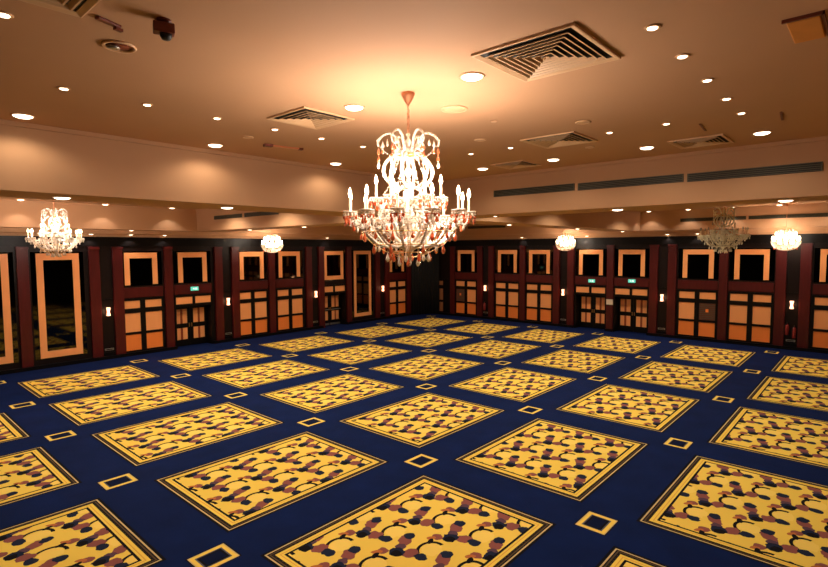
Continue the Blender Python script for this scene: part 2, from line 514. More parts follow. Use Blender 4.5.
def mirror(side, c, z0, z1, label, cat='mirror', half=0.75, band=0.23, closed=False, group=None, margin=True, wname='framed_mirror'):
    bx = mapper(side)
    d = thing(wname, label, cat, at(side, c, 0, z0), group=group)
    inv = Vector(d.location)
    def part(mb, name, m, parent=d):
        mb.v = [(x-inv.x, y-inv.y, z-inv.z) for x, y, z in mb.v]; return mb.build(name, m, parent)
    g = MB(); bx(g, c-0.97, c+0.97, 0.0, 0.02, z0-0.04, z1+0.06); part(g, 'mirror_glass', M['mirror'])
    f = MB()
    bx(f, c-half, c-half+band, 0.02, 0.06, z0, z1); bx(f, c+half-band, c+half, 0.02, 0.06, z0, z1)
    bx(f, c-half+band, c+half-band, 0.02, 0.06, z1-band*1.15, z1)
    if closed: bx(f, c-half+band, c+half-band, 0.02, 0.06, z0, z0+band*1.15)
    part(f, 'frame', M['maple'])
    return d

side_txt = {'right': 'right-hand wall', 'left': 'left-hand wall'}
for side, ops in (('right', R_open), ('left', L_open)):
    pi_ = 0; mi = 0; ti = 0
    for k, (sd, c, t) in enumerate(ops):
        if side == 'right' and c < -9.5: continue
        o_ = ORD[k]
        pos = '%s opening from the far corner on the %s' % (o_, side_txt[side])
        if t == 'tall':
            wh = {1: 'tall narrow maple framed smoked mirror beside the single exit door', 7: 'tall maple framed smoked mirror below the left lit chandelier', 8: 'tall maple framed smoked mirror cut by the left picture edge'}[k]
            mirror(side, c, 0.42, 4.9, wh, half=0.79, band=0.25 if k != 1 else 0.2, closed=True, group='tall framed mirrors', wname='tall_mirror')
            continue
        if t == 'single':
            exit_door(side, c, 'dark double door with steel push bars under a fully framed mirror', bars=True)
            mirror(side, c, 3.05, 4.9, 'square smoked mirror framed on all four sides above the push bar doors', half=0.8, band=0.22, closed=True, group='upper mirrors')
            continue
        if t == 'exit':
            exit_door(side, c, 'dark recessed exit double door, ' + pos)
        elif t == 'dim':
            panel_door(side, c, 'half-hidden panelled door beside the added black drape in the far corner', dim=True)
        else:
            odd = None
            if side == 'right' and k == 1: odd = (1, 1)
            if side == 'right' and k == 6: odd = (-1, 1)
            panel_door(side, c, 'black door frame with six maple panels, ' + pos, odd=odd)
        if t != 'dim':
            mirror(side, c, 3.36, 4.9, 'dark mirror with three-sided maple frame, ' + pos, group='upper mirrors')

# black drape added to stand in for the darkness of the far corner
dr = MB(); pts = []
path = [(XW-1.55, YW-0.05)]
a0, a1 = Vector((20.35, YW-0.3)), Vector((XW-0.3, 17.2))
N = 60
cen = [Vector((20.0, 18.35)), Vector((20.6, 18.2)), Vector((21.3, 17.95)), Vector((21.75, 17.5)), Vector((21.85, 17.15))]
def lerp_path(t):
    t *= len(cen)-1; i = min(int(t), len(cen)-2); f = t-i; return cen[i]*(1-f)+cen[i+1]*f
vs = []; fs = []
for i in range(N+1):
    p = lerp_path(i/N); q = lerp_path(min(1, i/N+0.01))-lerp_path(max(0, i/N-0.01)); nrm = Vector((-q.y, q.x)).normalized()
    o = 0.045*math.sin(i*1.25)
    for z in (0.02, 5.5): 
        for th in (0, 0.02): vs.append((p.x+nrm.x*(o+th), p.y+nrm.y*(o+th), z))
for i in range(N):
    a = i*4; b = a+4
    fs += [(a, b, b+2, a+2), (a+1, a+3, b+3, b+1), (a+2, b+2, b+3, a+3), (a, a+1, b+1, b)]
fs += [(0, 2, 3, 1), (N*4, N*4+1, N*4+3, N*4+2)]
tag(MB().add(vs, fs, True).build('drape', M['corner_dark']), 'black floor-length drape added to stand for the dark of the far corner', 'curtain')

# ------------------------------------------------------------------ wall sconces
def make_sconce():
    r = thing('wall_sconce', 'x', 'wall lamp', group='wall sconces')
    MB().box(-0.055, 0.055, 0, 0.03, -0.20, 0.20).build('backplate', M['brass'], r, bevel=0.006)
    MB().tube([(0, 0.03, 0), (0, 0.12, 0)], 0.015).build('arm', M['brass'], r)
    MB().lathe([(0.075, -0.19), (0.088, -0.17), (0.05, 0.0), (0.088, 0.17), (0.08, 0.19), (0.02, 0.19)], 16, (0, 0.13, 0)).build('shade', M['sconce'], r)
    lamp('POINT', 'glow', r, (0, 0.30, 0.0), SCONCE_W, (1.0, 0.5, 0.25), 0.08)
    return r
sconce0 = make_sconce(); first = True
def make_plate():
    r = thing('socket_plate', 'x', 'socket', group='low socket plates')
    MB().box(-0.19, 0.19, 0, 0.02, -0.05, 0.05).build('plate', M['steel'], r, bevel=0.004)
    p = MB()
    p.box(-0.13, 0.13, 0.02, 0.026, -0.022, 0.022)
    p.build('socket', M['black'], r)
    return r
plate0 = make_plate()
sc_list = [('right', s, k) for k, s in enumerate(SR[1:5])] + [('left', s, k) for k, s in enumerate(SL[:4])]
for i, (side, s, k) in enumerate(sc_list):
    o = sconce0 if i == 0 else copy_tree(sconce0)
    rz = PI/2 if side == 'right' else PI
    o.location = at(side, s, 0.0, 2.2); o.rotation_euler = (0, 0, rz)
    o['label'] = 'small glowing wall sconce, %s from the far corner on the %s' % (ORD[k], side_txt[side])
    o = plate0 if i == 0 else copy_tree(plate0)
    o.location = at(side, s, 0.03, 0.44); o.rotation_euler = (0, 0, rz)
    o['label'] = 'low metal socket plate under the %s sconce from the far corner, %s' % (ORD[k], side_txt[side])

# ------------------------------------------------------------------ exit signs, notice, extinguishers
def make_sign():
    r = thing('exit_sign', 'x', 'exit sign', group='green exit signs')
    MB().box(-0.2, 0.2, 0, 0.06, -0.1, 0.1).build('housing', M['exit'], r, bevel=0.006)
    g = MB().box(-0.12, -0.02, 0.06, 0.064, -0.045, 0.045); g.add([(0.02, 0.062, 0.045), (0.02, 0.062, -0.045), (0.12, 0.062, 0)], [(0, 1, 2)])
    g.build('pictogram', M['exit_white'], r)
    return r
sg = make_sign()
for i, (side, s, z, l) in enumerate([('right', 5.2, 3.0, 'green exit sign above the exit door nearer the far corner, right-hand wall'), ('right', 2.8, 3.08, 'green exit sign above the exit door further from the corner, right-hand wall'), ('left', 3.40, 3.02, 'green exit sign above the exit door on the left-hand wall')]):
    o = sg if i == 0 else copy_tree(sg)
    o.location = at(side, s, 0.06, z); o.rotation_euler = (0, 0, PI/2 if side == 'right' else PI); o['label'] = l
n = thing('notice', 'pale framed notice on the pilaster between the two exit doors', 'sign', at('right', 4.05, 0.13, 1.78), PI/2)
MB().box(-0.19, 0.19, 0, 0.02, -0.15, 0.15).build('board', M['paper'], n)
MB().box(-0.205, 0.205, 0, 0.015, -0.165, 0.165).build('frame', M['steel'], n)
def make_ext():
    r = thing('fire_extinguisher', 'x', 'fire extinguisher')
    MB().lathe([(0.07, 0), (0.08, 0.02), (0.08, 0.42), (0.065, 0.48), (0.03, 0.52), (0.025, 0.56)], 16).build('cylinder', M['red_paint'], r)
    MB().box(-0.02, 0.02, -0.05, 0.09, 0.56, 0.585).box(-0.02, 0.02, -0.04, 0.09, 0.60, 0.62).box(-0.015, 0.015, -0.02, 0.02, 0.55, 0.61).build('handle', M['black'], r)
    MB().tube([(0, 0.03, 0.57), (0.07, 0.07, 0.5), (0.1, 0.05, 0.35), (0.095, 0.03, 0.2), (0.09, 0.02, 0.08)], 0.014, 6, 1.6).build('hose', M['black'], r)
    MB().box(-0.03, 0.03, -0.12, -0.075, 0.1, 0.45).build('bracket', M['steel'], r)
    return r
ex = make_ext()
for i, (s, z, l) in enumerate([(-4.66, 0.72, 'red fire extinguisher below the rightmost sconce, left one of the pair'), (-4.95, 0.60, 'red fire extinguisher below the rightmost sconce, right one of the pair'), (13.02, 0.62, 'red fire extinguisher below the sconce nearest the far corner, right-hand wall')]):
    o = ex if i == 0 else copy_tree(ex)
    o.location = at('right', s, 0.13, z); o.rotation_euler = (0, 0, PI/2); o['label'] = l; o['group'] = 'fire extinguishers'

# ------------------------------------------------------------------ downlights
def make_down(big):
    r = thing('downlight' if big else 'spotlight', 'x', 'ceiling light')
    R = 0.125 if big else 0.048
    MB().lathe([(R+0.02, 0), (R+0.025, -0.006), (R+0.015, -0.014), (R, -0.012), (R-0.005, 0)], 24).build('trim_ring', M['ring'], r)
    MB().lathe([(R-0.004, -0.002), (R-0.004, -0.016), (R*0.72, -0.012-R*0.16), (0.003, -0.014-R*0.22)], 24).build('lens', M['lens_big' if big else 'lens_small'], r)
    lamp('SPOT', 'beam', r, (0, 0, -0.06), BIG_W if big else SMALL_W, COOL if big else WARM, R*0.7, spot=math.radians(158 if big else 110))
    return r
dl = {True: make_down(True), False: make_down(False)}; used = {True: False, False: False}
def down(x, y, z, big, label, group, src=None):
    o = dl[big]
    if used[big]: o = copy_tree(src or o)
    used[big] = True
    if 'far coffer' in group: o.scale = (2.4, 2.4, 2.4)  # lamps enlarged here and below to imitate bloom around distant lights
    elif 'border' in group or 'far beam' in group: o.scale = (1.9, 1.9, 1.9)
    else: o.scale = (1, 1, 1)
    o.location = (x, y, z); o['label'] = label; o['group'] = group
near = 'in the near coffer'
for x, y, l in [(1.9, -6.28, 'beside the right vent slot, rightmost of its row'), (1.9, -4.35, 'second from right in the row along the long wall grille'), (1.9, -2.33, 'third from right in the row along the long wall grille'), (1.9, -0.42, 'leftmost in the row along the long wall grille'),
                (-7.06, 1.62, 'leftmost in the row along the left rim'), (-4.07, 1.62, 'middle of the row along the left rim'), (-1.12, 1.62, 'nearest the chandelier in the row along the left rim'), (-4.04, -2.3, 'just left of the chandelier canopy'), (-3.99, -4.29, 'just right of the chandelier canopy, next to the largest vent')]:
    down(x, y, Z1, True, 'large round downlight %s' % l, 'large downlights')
row = [(-3.98, 'nearest the camera'), (-3.02, 'second'), (-1.97, 'third'), (-0.92, 'fourth'), (0.09, 'fifth')]
for x, l in row: down(x, -6.28, Z1, False, 'small spotlight in the diagonal row towards the open hatch, %s from the camera' % l.replace(' the camera', ''), 'small spotlights')
row = [(-7.04, 'leftmost'), (-6.06, 'second from left'), (-5.05, 'third from left'), (-4.04, 'fourth from left'), (-3.07, 'fifth from left'), (-2.06, 'sixth from left')]
for x, l in row: down(x, -0.33, Z1, False, 'small spotlight in the row left of the chandelier, %s' % l, 'small spotlights')
for y, l in [(-1.4, 'first right of the chandelier'), (-2.36, 'second right of the chandelier'), (-4.33, 'left of the two near the flat vents'), (-5.25, 'right of the two near the flat vents')]:
    down(0.03, y, Z1, False, 'small spotlight beyond the chandelier, %s' % l, 'small spotlights')
down(-7.98, -2.3, Z1, False, 'small spotlight cut by the left picture edge above the near coffer', 'small spotlights')
for x, y, l in [(-6.3, 2.84, 'above the left chandelier'), (-3.2, 2.84, 'halfway between the left and the large chandelier'), (3.75, -3.1, 'above the exit doors'), (3.75, -6.45, 'above the right lit chandelier')]:
    down(x, y, Z2, True, 'large downlight in the flat beam %s' % l, 'beam downlights')
down(3.75, 0.4, Z2, False, 'small spotlight in the beam crossing just right of the large chandelier', 'beam spotlights')
for x, l in [(-6.9, 'far left'), (-4.07, 'left'), (-1.12, 'middle'), (1.7, 'right')]: down(x, 16.9, Z1, False, 'small spotlight high in the left wall coffer, %s of four' % l, 'far coffer spotlights')
for y, l in [(1.56, 'leftmost'), (-0.39, 'second from left'), (-2.35, 'third from left'), (-4.3, 'fourth from left'), (-6.3, 'rightmost')]: down(20.7, y, Z1, False, 'small spotlight high in the right wall coffer, %s' % l, 'far coffer spotlights')
for x, y, l in [(0.16, 17.7, 'over the left exit door'), (3.75, 13.6, 'in the beam left of the small chandelier'), (3.75, 9.5, 'in the beam right of the small left chandelier'), (14.6, 2.84, 'in the cross beam right of the middle small chandelier'), (20.4, 2.84, 'at the far end of the cross beam'), (8.5, 2.84, 'in the cross beam left of the middle small chandelier')]:
    down(x, y, Z2, False, 'tiny distant spotlight %s' % l, 'far beam spotlights')
for x, l in [(-1.3, 'first'), (0.35, 'second'), (1.9, 'third'), (7.8, 'fourth'), (12.0, 'fifth')]: down(x, 18.3, Z3, False, 'tiny spotlight in the lowest ceiling strip over the left-hand wall, %s from left' % l, 'border spotlights')
for y, l in [(10.0, 'fourth'), (5.5, 'third'), (0.9, 'second'), (-0.6, 'first')]: down(21.8, y, Z3, False, 'tiny spotlight in the lowest ceiling strip over the right-hand wall, %s from right' % l, 'border spotlights')

# unseen downlights added inside the outer coffers to brighten the far walls
strong = copy_tree(dl[True])
lb = [c for c in strong.children if c.type == 'LIGHT'][0]; lb.data = lb.data.copy(); lb.data.energy = FILL_W; lb.data.spot_size = math.radians(148)
for x in (-7.0, -1.1, 1.9):
    for y in (5.2, 9.6, 13.6): down(x, y, Z1, True, 'added unseen downlight high up in the coffer by the left-hand wall, behind the beam', 'added left coffer downlights', strong)
for x in (6.2, 10.6, 18.2):
    for y in (-6.9, -1.2, 0.6): down(x, y, Z1, True, 'added unseen downlight high up in the coffer by the right-hand wall, behind the beam', 'added right coffer downlights', strong)
for x in (6.2, 12.0, 18.2):
    for y in (5.2, 10.2, 14.8): down(x, y, Z1, True, 'added unseen downlight high up in the far corner coffer, behind the beams', 'added corner coffer downlights', strong)

strong.location = (-1.1, 7.4, Z1); strong['label'] = 'added unseen downlight high up in the coffer by the left-hand wall, behind the beam'; strong['group'] = 'added left coffer downlights'

# ------------------------------------------------------------------ square diffusers
def diffuser(x, y, S, label, rings=6):
    r = thing('air_diffuser', label, 'air vent', (x, y, Z1), group='square air diffusers')
    def sq(b, o, i, zo, zi, t):
        # sloping square ring from outer half-size o (height zo) to inner i (height zi)
        for k in range(4):
            c, s_ = [(1, 0), (0, 1), (-1, 0), (0, -1)][k]
            def P(rad, side, z): return (c*rad - s_*rad*side, s_*rad + c*rad*side, z)
            vs = [P(o, -1, zo), P(o, 1, zo), P(i, 1, zi), P(i, -1, zi), P(o, -1, zo+t), P(o, 1, zo+t), P(i, 1, zi+t), P(i, -1, zi+t)]
            b.add(vs, [(0, 1, 2, 3), (7, 6, 5, 4), (0, 4, 5, 1), (3, 2, 6, 7), (1, 5, 6, 2), (0, 3, 7, 4)])
    f = MB(); sq(f, S, S-0.012, -0.026, -0.028, 0.024); sq(f, S-0.012, S-0.06, -0.028, -0.012, 0.006); f.build('frame', M['vent_blade'], r)
    MB().box(-S+0.02, S-0.02, -S+0.02, S-0.02, -0.0035, -0.001).build('duct', M['vent_dark'], r)
    step = (S-0.07)/rings
    for k in range(rings):
        o = S-0.07-k*step
        b = MB(); sq(b, o-step*0.42, max(o-step*0.62, 0.006), -0.034, -0.034, 0.002); sq(b, o-step*0.62, max(o-step*0.98, 0.004), -0.034, -0.006, 0.002)
        b.build('blade', M['vent_blade'], r)
    return r
diffuser(-4.0, -5.24, 0.56, 'largest square stepped air vent, right of the chandelier canopy', 7)
diffuser(-4.08, -1.36, 0.47, 'square air vent with a deep dark centre, left of the chandelier', 5)
diffuser(0.02, -3.4, 0.52, 'square air vent seen edge-on right of the chandelier, between two round plates')
diffuser(1.93, -1.35, 0.44, 'smallest looking square air vent just above the long left grille section')
diffuser(1.98, -5.3, 0.46, 'flat looking square air vent above the right grille section')
diffuser(-8.05, -3.28, 0.52, 'square air vent cut by the top left picture edge')

# long slot grilles on the coffer faces
def slot(side, plane, a, b, z, label):
    r = thing('slot_grille', label, 'air vent', group='long slot grilles')
    h = 0.085
    bx = (lambda m, s0, s1, n0, n1, z0, z1: m.box(plane-n1, plane-n0, s0, s1, z0, z1))
    f = MB(); bx(f, a, b, 0.0, 0.012, z-h, z+h); f.build('duct', M['vent_dark'], r)
    g = MB()
    for k in range(5): bx(g, a, b, 0.012, 0.026, z-h+0.01+k*0.037, z-h+0.024+k*0.037)
    bx(g, a, a+0.02, 0.012, 0.028, z-h, z+h); bx(g, b-0.02, b, 0.012, 0.028, z-h, z+h)
    g.build('louvre', M['grille'], r)
slot('x', 3.1, -2.29, 0.02, 6.49, 'long slot grille on the near coffer face, left section')
slot('x', 3.1, -4.73, -2.38, 6.48, 'long slot grille on the near coffer face, middle section')
slot('x', 3.1, -7.06, -4.80, 6.47, 'long slot grille on the near coffer face, right section')
slot('x', 3.1, 13.1, 15.6, 6.52, 'slot grille above the left-hand wall mirrors, left section')
slot('x', 3.1, 10.3, 12.9, 6.52, 'slot grille above the left-hand wall mirrors, right section')
slot('x', 21.2, -2.9, 0.1, 6.46, 'far slot grille above the unlit chandelier, left section')
slot('x', 21.2, -6.6, -3.0, 6.46, 'far slot grille above the right lit chandelier, right section')
slot('x', 21.2, 10.9, 14.0, 6.5, 'far slot grille just right of the large chandelier')

# ------------------------------------------------------------------ round plates, speakers, small ceiling things
def disc(x, y, R, label, name='ceiling_speaker', cat='speaker', z=Z1):
    r = thing(name, label, cat, (x, y, z))
    MB().lathe([(R, 0), (R, -0.012), (R-0.03, -0.02), (R-0.035, -0.008)], 28).build('rim', M['ring'], r)
    MB().lathe([(R-0.03, -0.002), (R-0.03, -0.012), (R*0.5, -0.018), (0.004, -0.018)], 28).build('grille', M['vent_blade'], r)
disc(-3.0, -3.27, 0.19, 'flat round speaker plate right of the chandelier canopy')
disc(-0.99, -4.3, 0.12, 'small round plate above the edge-on square vent, towards the spotlights', 'ceiling_plate', 'cover plate')
disc(-0.99, -2.34, 0.11, 'small round plate right of the chandelier crown', 'ceiling_plate', 'cover plate')
disc(-2.01, -3.3, 0.05, 'tiny round smoke detector right of the round speaker plate', 'smoke_detector', 'detector')
disc(1.08, -3.53, 0.09, 'small round detector beyond the edge-on square vent', 'smoke_detector', 'detector')
disc(-4.02, 0.54, 0.10, 'small round detector near the left rim spotlights', 'smoke_detector', 'detector')
r = thing('recessed_can', 'open round recessed fitting with a dark inside, upper left', 'ceiling fitting', (-7.07, -2.27, Z1))
MB().lathe([(0.15, 0), (0.155, -0.01), (0.145, -0.02), (0.125, -0.018), (0.12, 0)], 28).build('rim', M['ring'], r)
MB().lathe([(0.119, -0.001), (0.119, -0.004), (0.003, -0.005)], 28).build('recess', M['brown'], r)
MB().lathe([(0.005, 0.01), (0.05, -0.0), (0.06, -0.02), (0.02, -0.03)], 16, (-0.045, 0.03, -0.005)).build('lamp_reflector', M['steel'], r)
# camera mounted on the ceiling, top left
r = thing('security_camera', 'dark red-brown camera on a ceiling bracket, upper left', 'camera', (-7.02, -3.18, Z1), math.radians(-20))
MB().lathe([(0.06, 0), (0.06, -0.02), (0.03, -0.025), (0.03, -0.05)], 16).build('bracket', M['brown'], r)
MB().box(-0.09, 0.08, -0.06, 0.05, -0.12, -0.035).build('body', M['brown'], r, bevel=0.01)
MB().lathe([(0.05, -0.12), (0.05, -0.14), (0.035, -0.165), (0.01, -0.17)], 14, (0.01, 0, 0)).build('lens', M['black'], r)
r = thing('cable_clip', 'small dark slotted bracket beside the open round fitting', 'bracket', (-7.33, -2.8, Z1), math.radians(20))
MB().box(-0.12, 0.1, -0.03, 0.03, -0.025, 0).build('plate', M['brown'], r, bevel=0.008)
MB().box(0.05, 0.12, -0.02, 0.02, -0.05, -0.025).build('hook', M['brown'], r)
r = thing('ceiling_bracket', 'long thin metal bracket below the left square vent', 'bracket', (-3.1, 0.78, Z1), math.radians(-12))
MB().box(-0.38, 0.38, -0.025, 0.025, -0.03, 0).build('bar', M['copper'], r, bevel=0.005)
MB().box(-0.40, -0.24, -0.06, 0.06, -0.045, 0).box(0.3, 0.38, -0.045, 0.045, -0.04, 0).build('foot', M['brown'], r, bevel=0.005)
for (x, y, a, L, l) in [(0.72, -6.7, 5, 0.30, 'thin dark ceiling slot right of the spotlight row'), (0.72, -5.62, 5, 0.30, 'thin dark ceiling slot left of the flat square vent')]:
    r = thing('ceiling_slot', l, 'slot', (x, y, Z1), math.radians(a))
    MB().box(-L, L, -0.016, 0.016, -0.012, 0).build('slot', M['brown'], r)
r = thing('access_hatch', 'square ochre ceiling hatch with a dark open rim at the top right', 'hatch', (-3.0, -7.32, Z1))
MB().box(-0.30, 0.30, -0.12, 0.12, -0.03, -0.004).build('panel', M['ochre'], r, bevel=0.01)
MB().box(-0.35, -0.325, -0.15, 0.15, -0.03, 0).box(-0.35, 0.33, -0.15, -0.135, -0.03, 0).build('rim', M['brown'], r)

# ------------------------------------------------------------------ chandeliers
def smooth_path(ctrl, n=6):
    out = []
    P = [Vector(c) for c in ctrl]; P = [P[0]] + P + [P[-1]]
    for i in range(1, len(P)-2):
        for k in range(n):
            t = k/n; a, b, c, d = P[i-1], P[i], P[i+1], P[i+2]
            out.append(0.5*((2*b)+(c-a)*t+(2*a-5*b+4*c-d)*t*t+(3*b-a-3*c+d)*t**3))
    out.append(P[-2]); return out
def radial(ctrl, n=6): return smooth_path([(r, o, z) for r, o, z in ctrl], n)
def beads(mb, path, r, gap):
    # beads strung along a path
    acc = 0; last = Vector(path[0])
    for p in path:
        p = Vector(p); acc += (p-last).length; last = p
        if acc >= gap: mb.bead(p, r); acc = 0
def dense(a, b, sag, n=24):
    a, b = Vector(a), Vector(b)
    return [a.lerp(b, i/n) + Vector((0, 0, -sag*4*(i/n)*(1-i/n))) for i in range(n+1)]

def grand_chandelier(loc, label, lit=True, crystal='crystal', power=1.0, ceil_drop=0.0):
    R = thing('crystal_chandelier', label, 'chandelier', loc, group='large crystal chandeliers')
    K = M[crystal]; bm = M['bulb' if lit else 'bulb_off']
    MB().lathe([(0.085, 0), (0.088, -0.03), (0.075, -0.05), (0.045, -0.11), (0.018, -0.15), (0.010, -0.20)], 20).build('canopy', M['copper'], R)
    ch = MB()
    for i in range(9):
        ch.torus(0.018, 0.0045, (0, 0, -0.215-i*0.033), 10, 5, 'x' if i % 2 else 'y')
    ch.tube([(0.012, 0, -0.2), (0.03, 0.01, -0.34), (0.01, 0, -0.5)], 0.004, 5)
    ch.build('chain', M['copper'], R)
    MB().lathe([(0.012, -0.50), (0.03, -0.53), (0.012, -0.57), (0.05, -0.62), (0.02, -0.68), (0.10, -0.76), (0.115, -0.80), (0.03, -0.85), (0.02, -0.93),
                (0.06, -1.0), (0.02, -1.07), (0.045, -1.2), (0.075, -1.28), (0.03, -1.36), (0.03, -1.45), (0.08, -1.55), (0.10, -1.65), (0.05, -1.78), (0.04, -1.86),
                (0.15, -1.93), (0.17, -1.96), (0.06, -2.02), (0.03, -2.08), (0.045, -2.12), (0.01, -2.2)], 16).build('stem', K, R)
    MB().lathe([(0.10, -0.765), (0.125, -0.79), (0.125, -0.80), (0.10, -0.82)], 20).build('gold_cup', M['brass'], R)
    # shared meshes
    drop = MB().lathe([(0.003, 0.02), (0.006, 0), (0.018, -0.03), (0.022, -0.05), (0.012, -0.07), (0.002, -0.075)], 7)
    drop_red = drop.mesh('crystal_drop', M['amber']); drop_clear = drop.mesh('crystal_drop', K)
    big = MB().lathe([(0.004, 0.03), (0.007, 0), (0.021, -0.04), (0.027, -0.07), (0.016, -0.095), (0.003, -0.105)], 8)
    big_red = big.mesh('crystal_drop', M['amber']); big_clear = big.mesh('crystal_drop', K)
    crown = MB().tube(radial([(0.02, 0, -0.80), (0.10, 0, -0.70), (0.14, 0, -0.58), (0.22, 0, -0.51), (0.32, 0, -0.53), (0.39, 0, -0.60), (0.385, 0, -0.68)], 5), 0.019, 7, 0.6)
    for i, p in enumerate(radial([(0.10, 0, -0.70), (0.14, 0, -0.58), (0.22, 0, -0.51), (0.32, 0, -0.53), (0.39, 0, -0.60)], 4)): crown.bead(p, 0.026, 0.02)
    crown_m = crown.mesh('crown_arm', K)
    lyre = MB().tube(radial([(0.03, 0, -0.80), (0.17, 0, -0.78), (0.29, 0, -0.88), (0.33, 0, -1.02), (0.25, 0, -1.16), (0.12, 0, -1.22), (0.04, 0, -1.14)], 5), 0.022, 7, 0.8)
    for p in radial([(0.17, 0, -0.78), (0.29, 0, -0.88), (0.33, 0, -1.02), (0.25, 0, -1.16)], 4): lyre.bead(p, 0.03, 0.028)
    lyre_m = lyre.mesh('scroll', K)
    upper = MB().tube(radial([(0.04, 0, -1.28), (0.12, 0, -1.42), (0.26, 0, -1.50), (0.38, 0, -1.45), (0.42, 0, -1.36)], 5), 0.017, 7)
    upper_m = upper.mesh('arm', K)
    lower = MB().tube(radial([(0.10, 0, -1.92), (0.24, 0, -1.97), (0.42, 0, -1.93), (0.57, 0, -1.80), (0.66, 0, -1.66), (0.74, 0, -1.60), (0.78, 0, -1.555)], 5), 0.015, 7)
    for p in radial([(0.24, 0, -1.97), (0.42, 0, -1.93), (0.57, 0, -1.80), (0.66, 0, -1.66)], 5): lower.bead(p, 0.03, 0.026)
    lower_m = lower.mesh('arm', K)
    swirl = MB().tube(radial([(0.06, 0, -1.45), (0.20, 0, -1.35), (0.33, 0, -1.42), (0.38, 0, -1.58), (0.30, 0, -1.76), (0.16, 0, -1.88), (0.10, 0, -1.92)], 5), 0.021, 7, 0.9)
    for p in radial([(0.33, 0, -1.42), (0.38, 0, -1.58), (0.30, 0, -1.76)], 5): swirl.bead(p, 0.03, 0.03)
    swirl_m = swirl.mesh('scroll', K)
    pan = MB().lathe([(0.012, -0.03), (0.03, -0.015), (0.085, 0.0), (0.095, 0.02), (0.09, 0.022), (0.03, 0.005), (0.015, 0.03)], 14)
    for k in range(12):
        a = 2*PI*k/12; pan.bead((0.088*math.cos(a), 0.088*math.sin(a), -0.022), 0.014, 0.022)
    pan_m = pan.mesh('drip_pan', K)
    cand = MB().lathe([(0.016, 0.0), (0.018, 0.01), (0.015, 0.02), (0.015, 0.19), (0.008, 0.195)], 10).mesh('candle', M['candle'])
    bulb = MB().lathe([(0.008, 0.19), (0.018, 0.205), (0.024, 0.235), (0.016, 0.275), (0.003, 0.31)], 10).mesh('bulb', bm)
    redbeads = MB().torus(0.08, 0.004, (0, 0, -0.045), 24, 5)
    for k in range(5):
        a = 2*PI*k/5; redbeads.bead((0.08*math.cos(a), 0.08*math.sin(a), -0.06), 0.016, 0.03)
    red_m = redbeads.mesh('red_beads', M['amber'])
    def arm(mesh, name, ang, tip, length_scale=1.0, dz=0.0):
        a = link(name, mesh, R, (0, 0, dz), ang)
        link('drip_pan', pan_m, a, tip)
        link('candle', cand, a, tip)
        link('bulb', bulb, a, tip)
        link('red_beads', red_m, a, tip)
        for k in range(3):
            q = 2*PI*k/3+0.5
            link('crystal_drop', [drop_red, big_clear, drop_red][k], a, (tip[0]+0.07*math.cos(q), 0.07*math.sin(q), tip[2]-0.075))
        if lit:
            lamp('POINT', 'candle_glow', a, (tip[0], 0, tip[2]+0.36), CANDLE_W*power, WARM, 0.04)
        return a
    for k in range(6):
        a = 2*PI*k/6
        c_ = link('crown_arm', crown_m, R, (0, 0, 0), a+0.2)
        for j, (rr, zz) in enumerate([(0.385, -0.71), (0.33, -0.62), (0.385, -0.80), (0.27, -0.60), (0.33, -0.70), (0.385, -0.88)]):
            link('crystal_drop', drop_red if j % 2 == 0 else drop_clear, c_, (rr, 0.0, zz))
        link('scroll', lyre_m, R, (0, 0, 0), a+0.5)
        arm(upper_m, 'arm', a+0.2, (0.42, 0, -1.35))
    for k in range(12):
        a = 2*PI*k/12+0.05
        arm(lower_m, 'arm', a, (0.78, 0, -1.545))
        link('scroll', swirl_m, R, (0, 0, 0), a+0.13)
    # garlands of small crystals
    def strand(a, b, sag, r, gap, m=K):
        g = MB(); pth = dense(a, b, sag, 30); g.tube(pth[::3], 0.0025, 4); beads(g, pth, r, gap); g.build('garland', m, R)
    pol = lambda r, a, z: (r*math.cos(a), r*math.sin(a), z)
    for k in range(12):
        a = 2*PI*k/12+0.05; b = a+2*PI/12
        strand(pol(0.78, a, -1.57), pol(0.78, b, -1.57), 0.13, 0.016, 0.035)
        strand(pol(0.16, a, -1.40), pol(0.76, a, -1.56), 0.14, 0.017, 0.038)
        strand(pol(0.76, a, -1.60), pol(0.22, b, -1.98), 0.06, 0.017, 0.036)
        strand(pol(0.60, a+0.26, -1.60), pol(0.60, b+0.26, -1.60), 0.12, 0.018, 0.034)
    for k in range(6):
        a = 2*PI*k/6+0.2; b = a+2*PI/6
        strand(pol(0.11, a, -0.80), pol(0.42, a, -1.36), 0.12, 0.015, 0.033)
        strand(pol(0.42, a, -1.37), pol(0.42, b, -1.37), 0.12, 0.015, 0.033)
        strand(pol(0.38, a, -0.66), pol(0.10, b, -0.83), 0.06, 0.012, 0.028)
    # coloured pendants under the basket
    cnt = 0
    for rad, z, n_, me in ((0.62, -1.80, 16, (drop_red, big_red)), (0.72, -1.70, 12, (drop_clear, drop_red)), (0.46, -1.96, 14, (big_red, drop_clear)), (0.28, -2.06, 10, (big_red, big_clear)), (0.14, -2.12, 6, (big_clear, big_red)), (0.52, -1.72, 10, (drop_red, drop_clear))):
        for k in range(n_):
            a = 2*PI*(k+0.5)/n_ + rad
            link('crystal_drop', me[k % 2], R, pol(rad, a, z))
    wires = MB()
    for rad, z, n_, top in ((0.62, -1.80, 12, -1.74), (0.46, -1.96, 12, -1.9), (0.28, -2.06, 10, -1.96), (0.14, -2.12, 6, -1.95)):
        wires.torus(rad, 0.006, (0, 0, z+0.02), 36, 5)
        for k in range(n_):
            a = 2*PI*(k+0.5)/n_ + rad; wires.tube([pol(rad, a, z+0.02), pol(rad*0.97, a, top)], 0.004, 4)
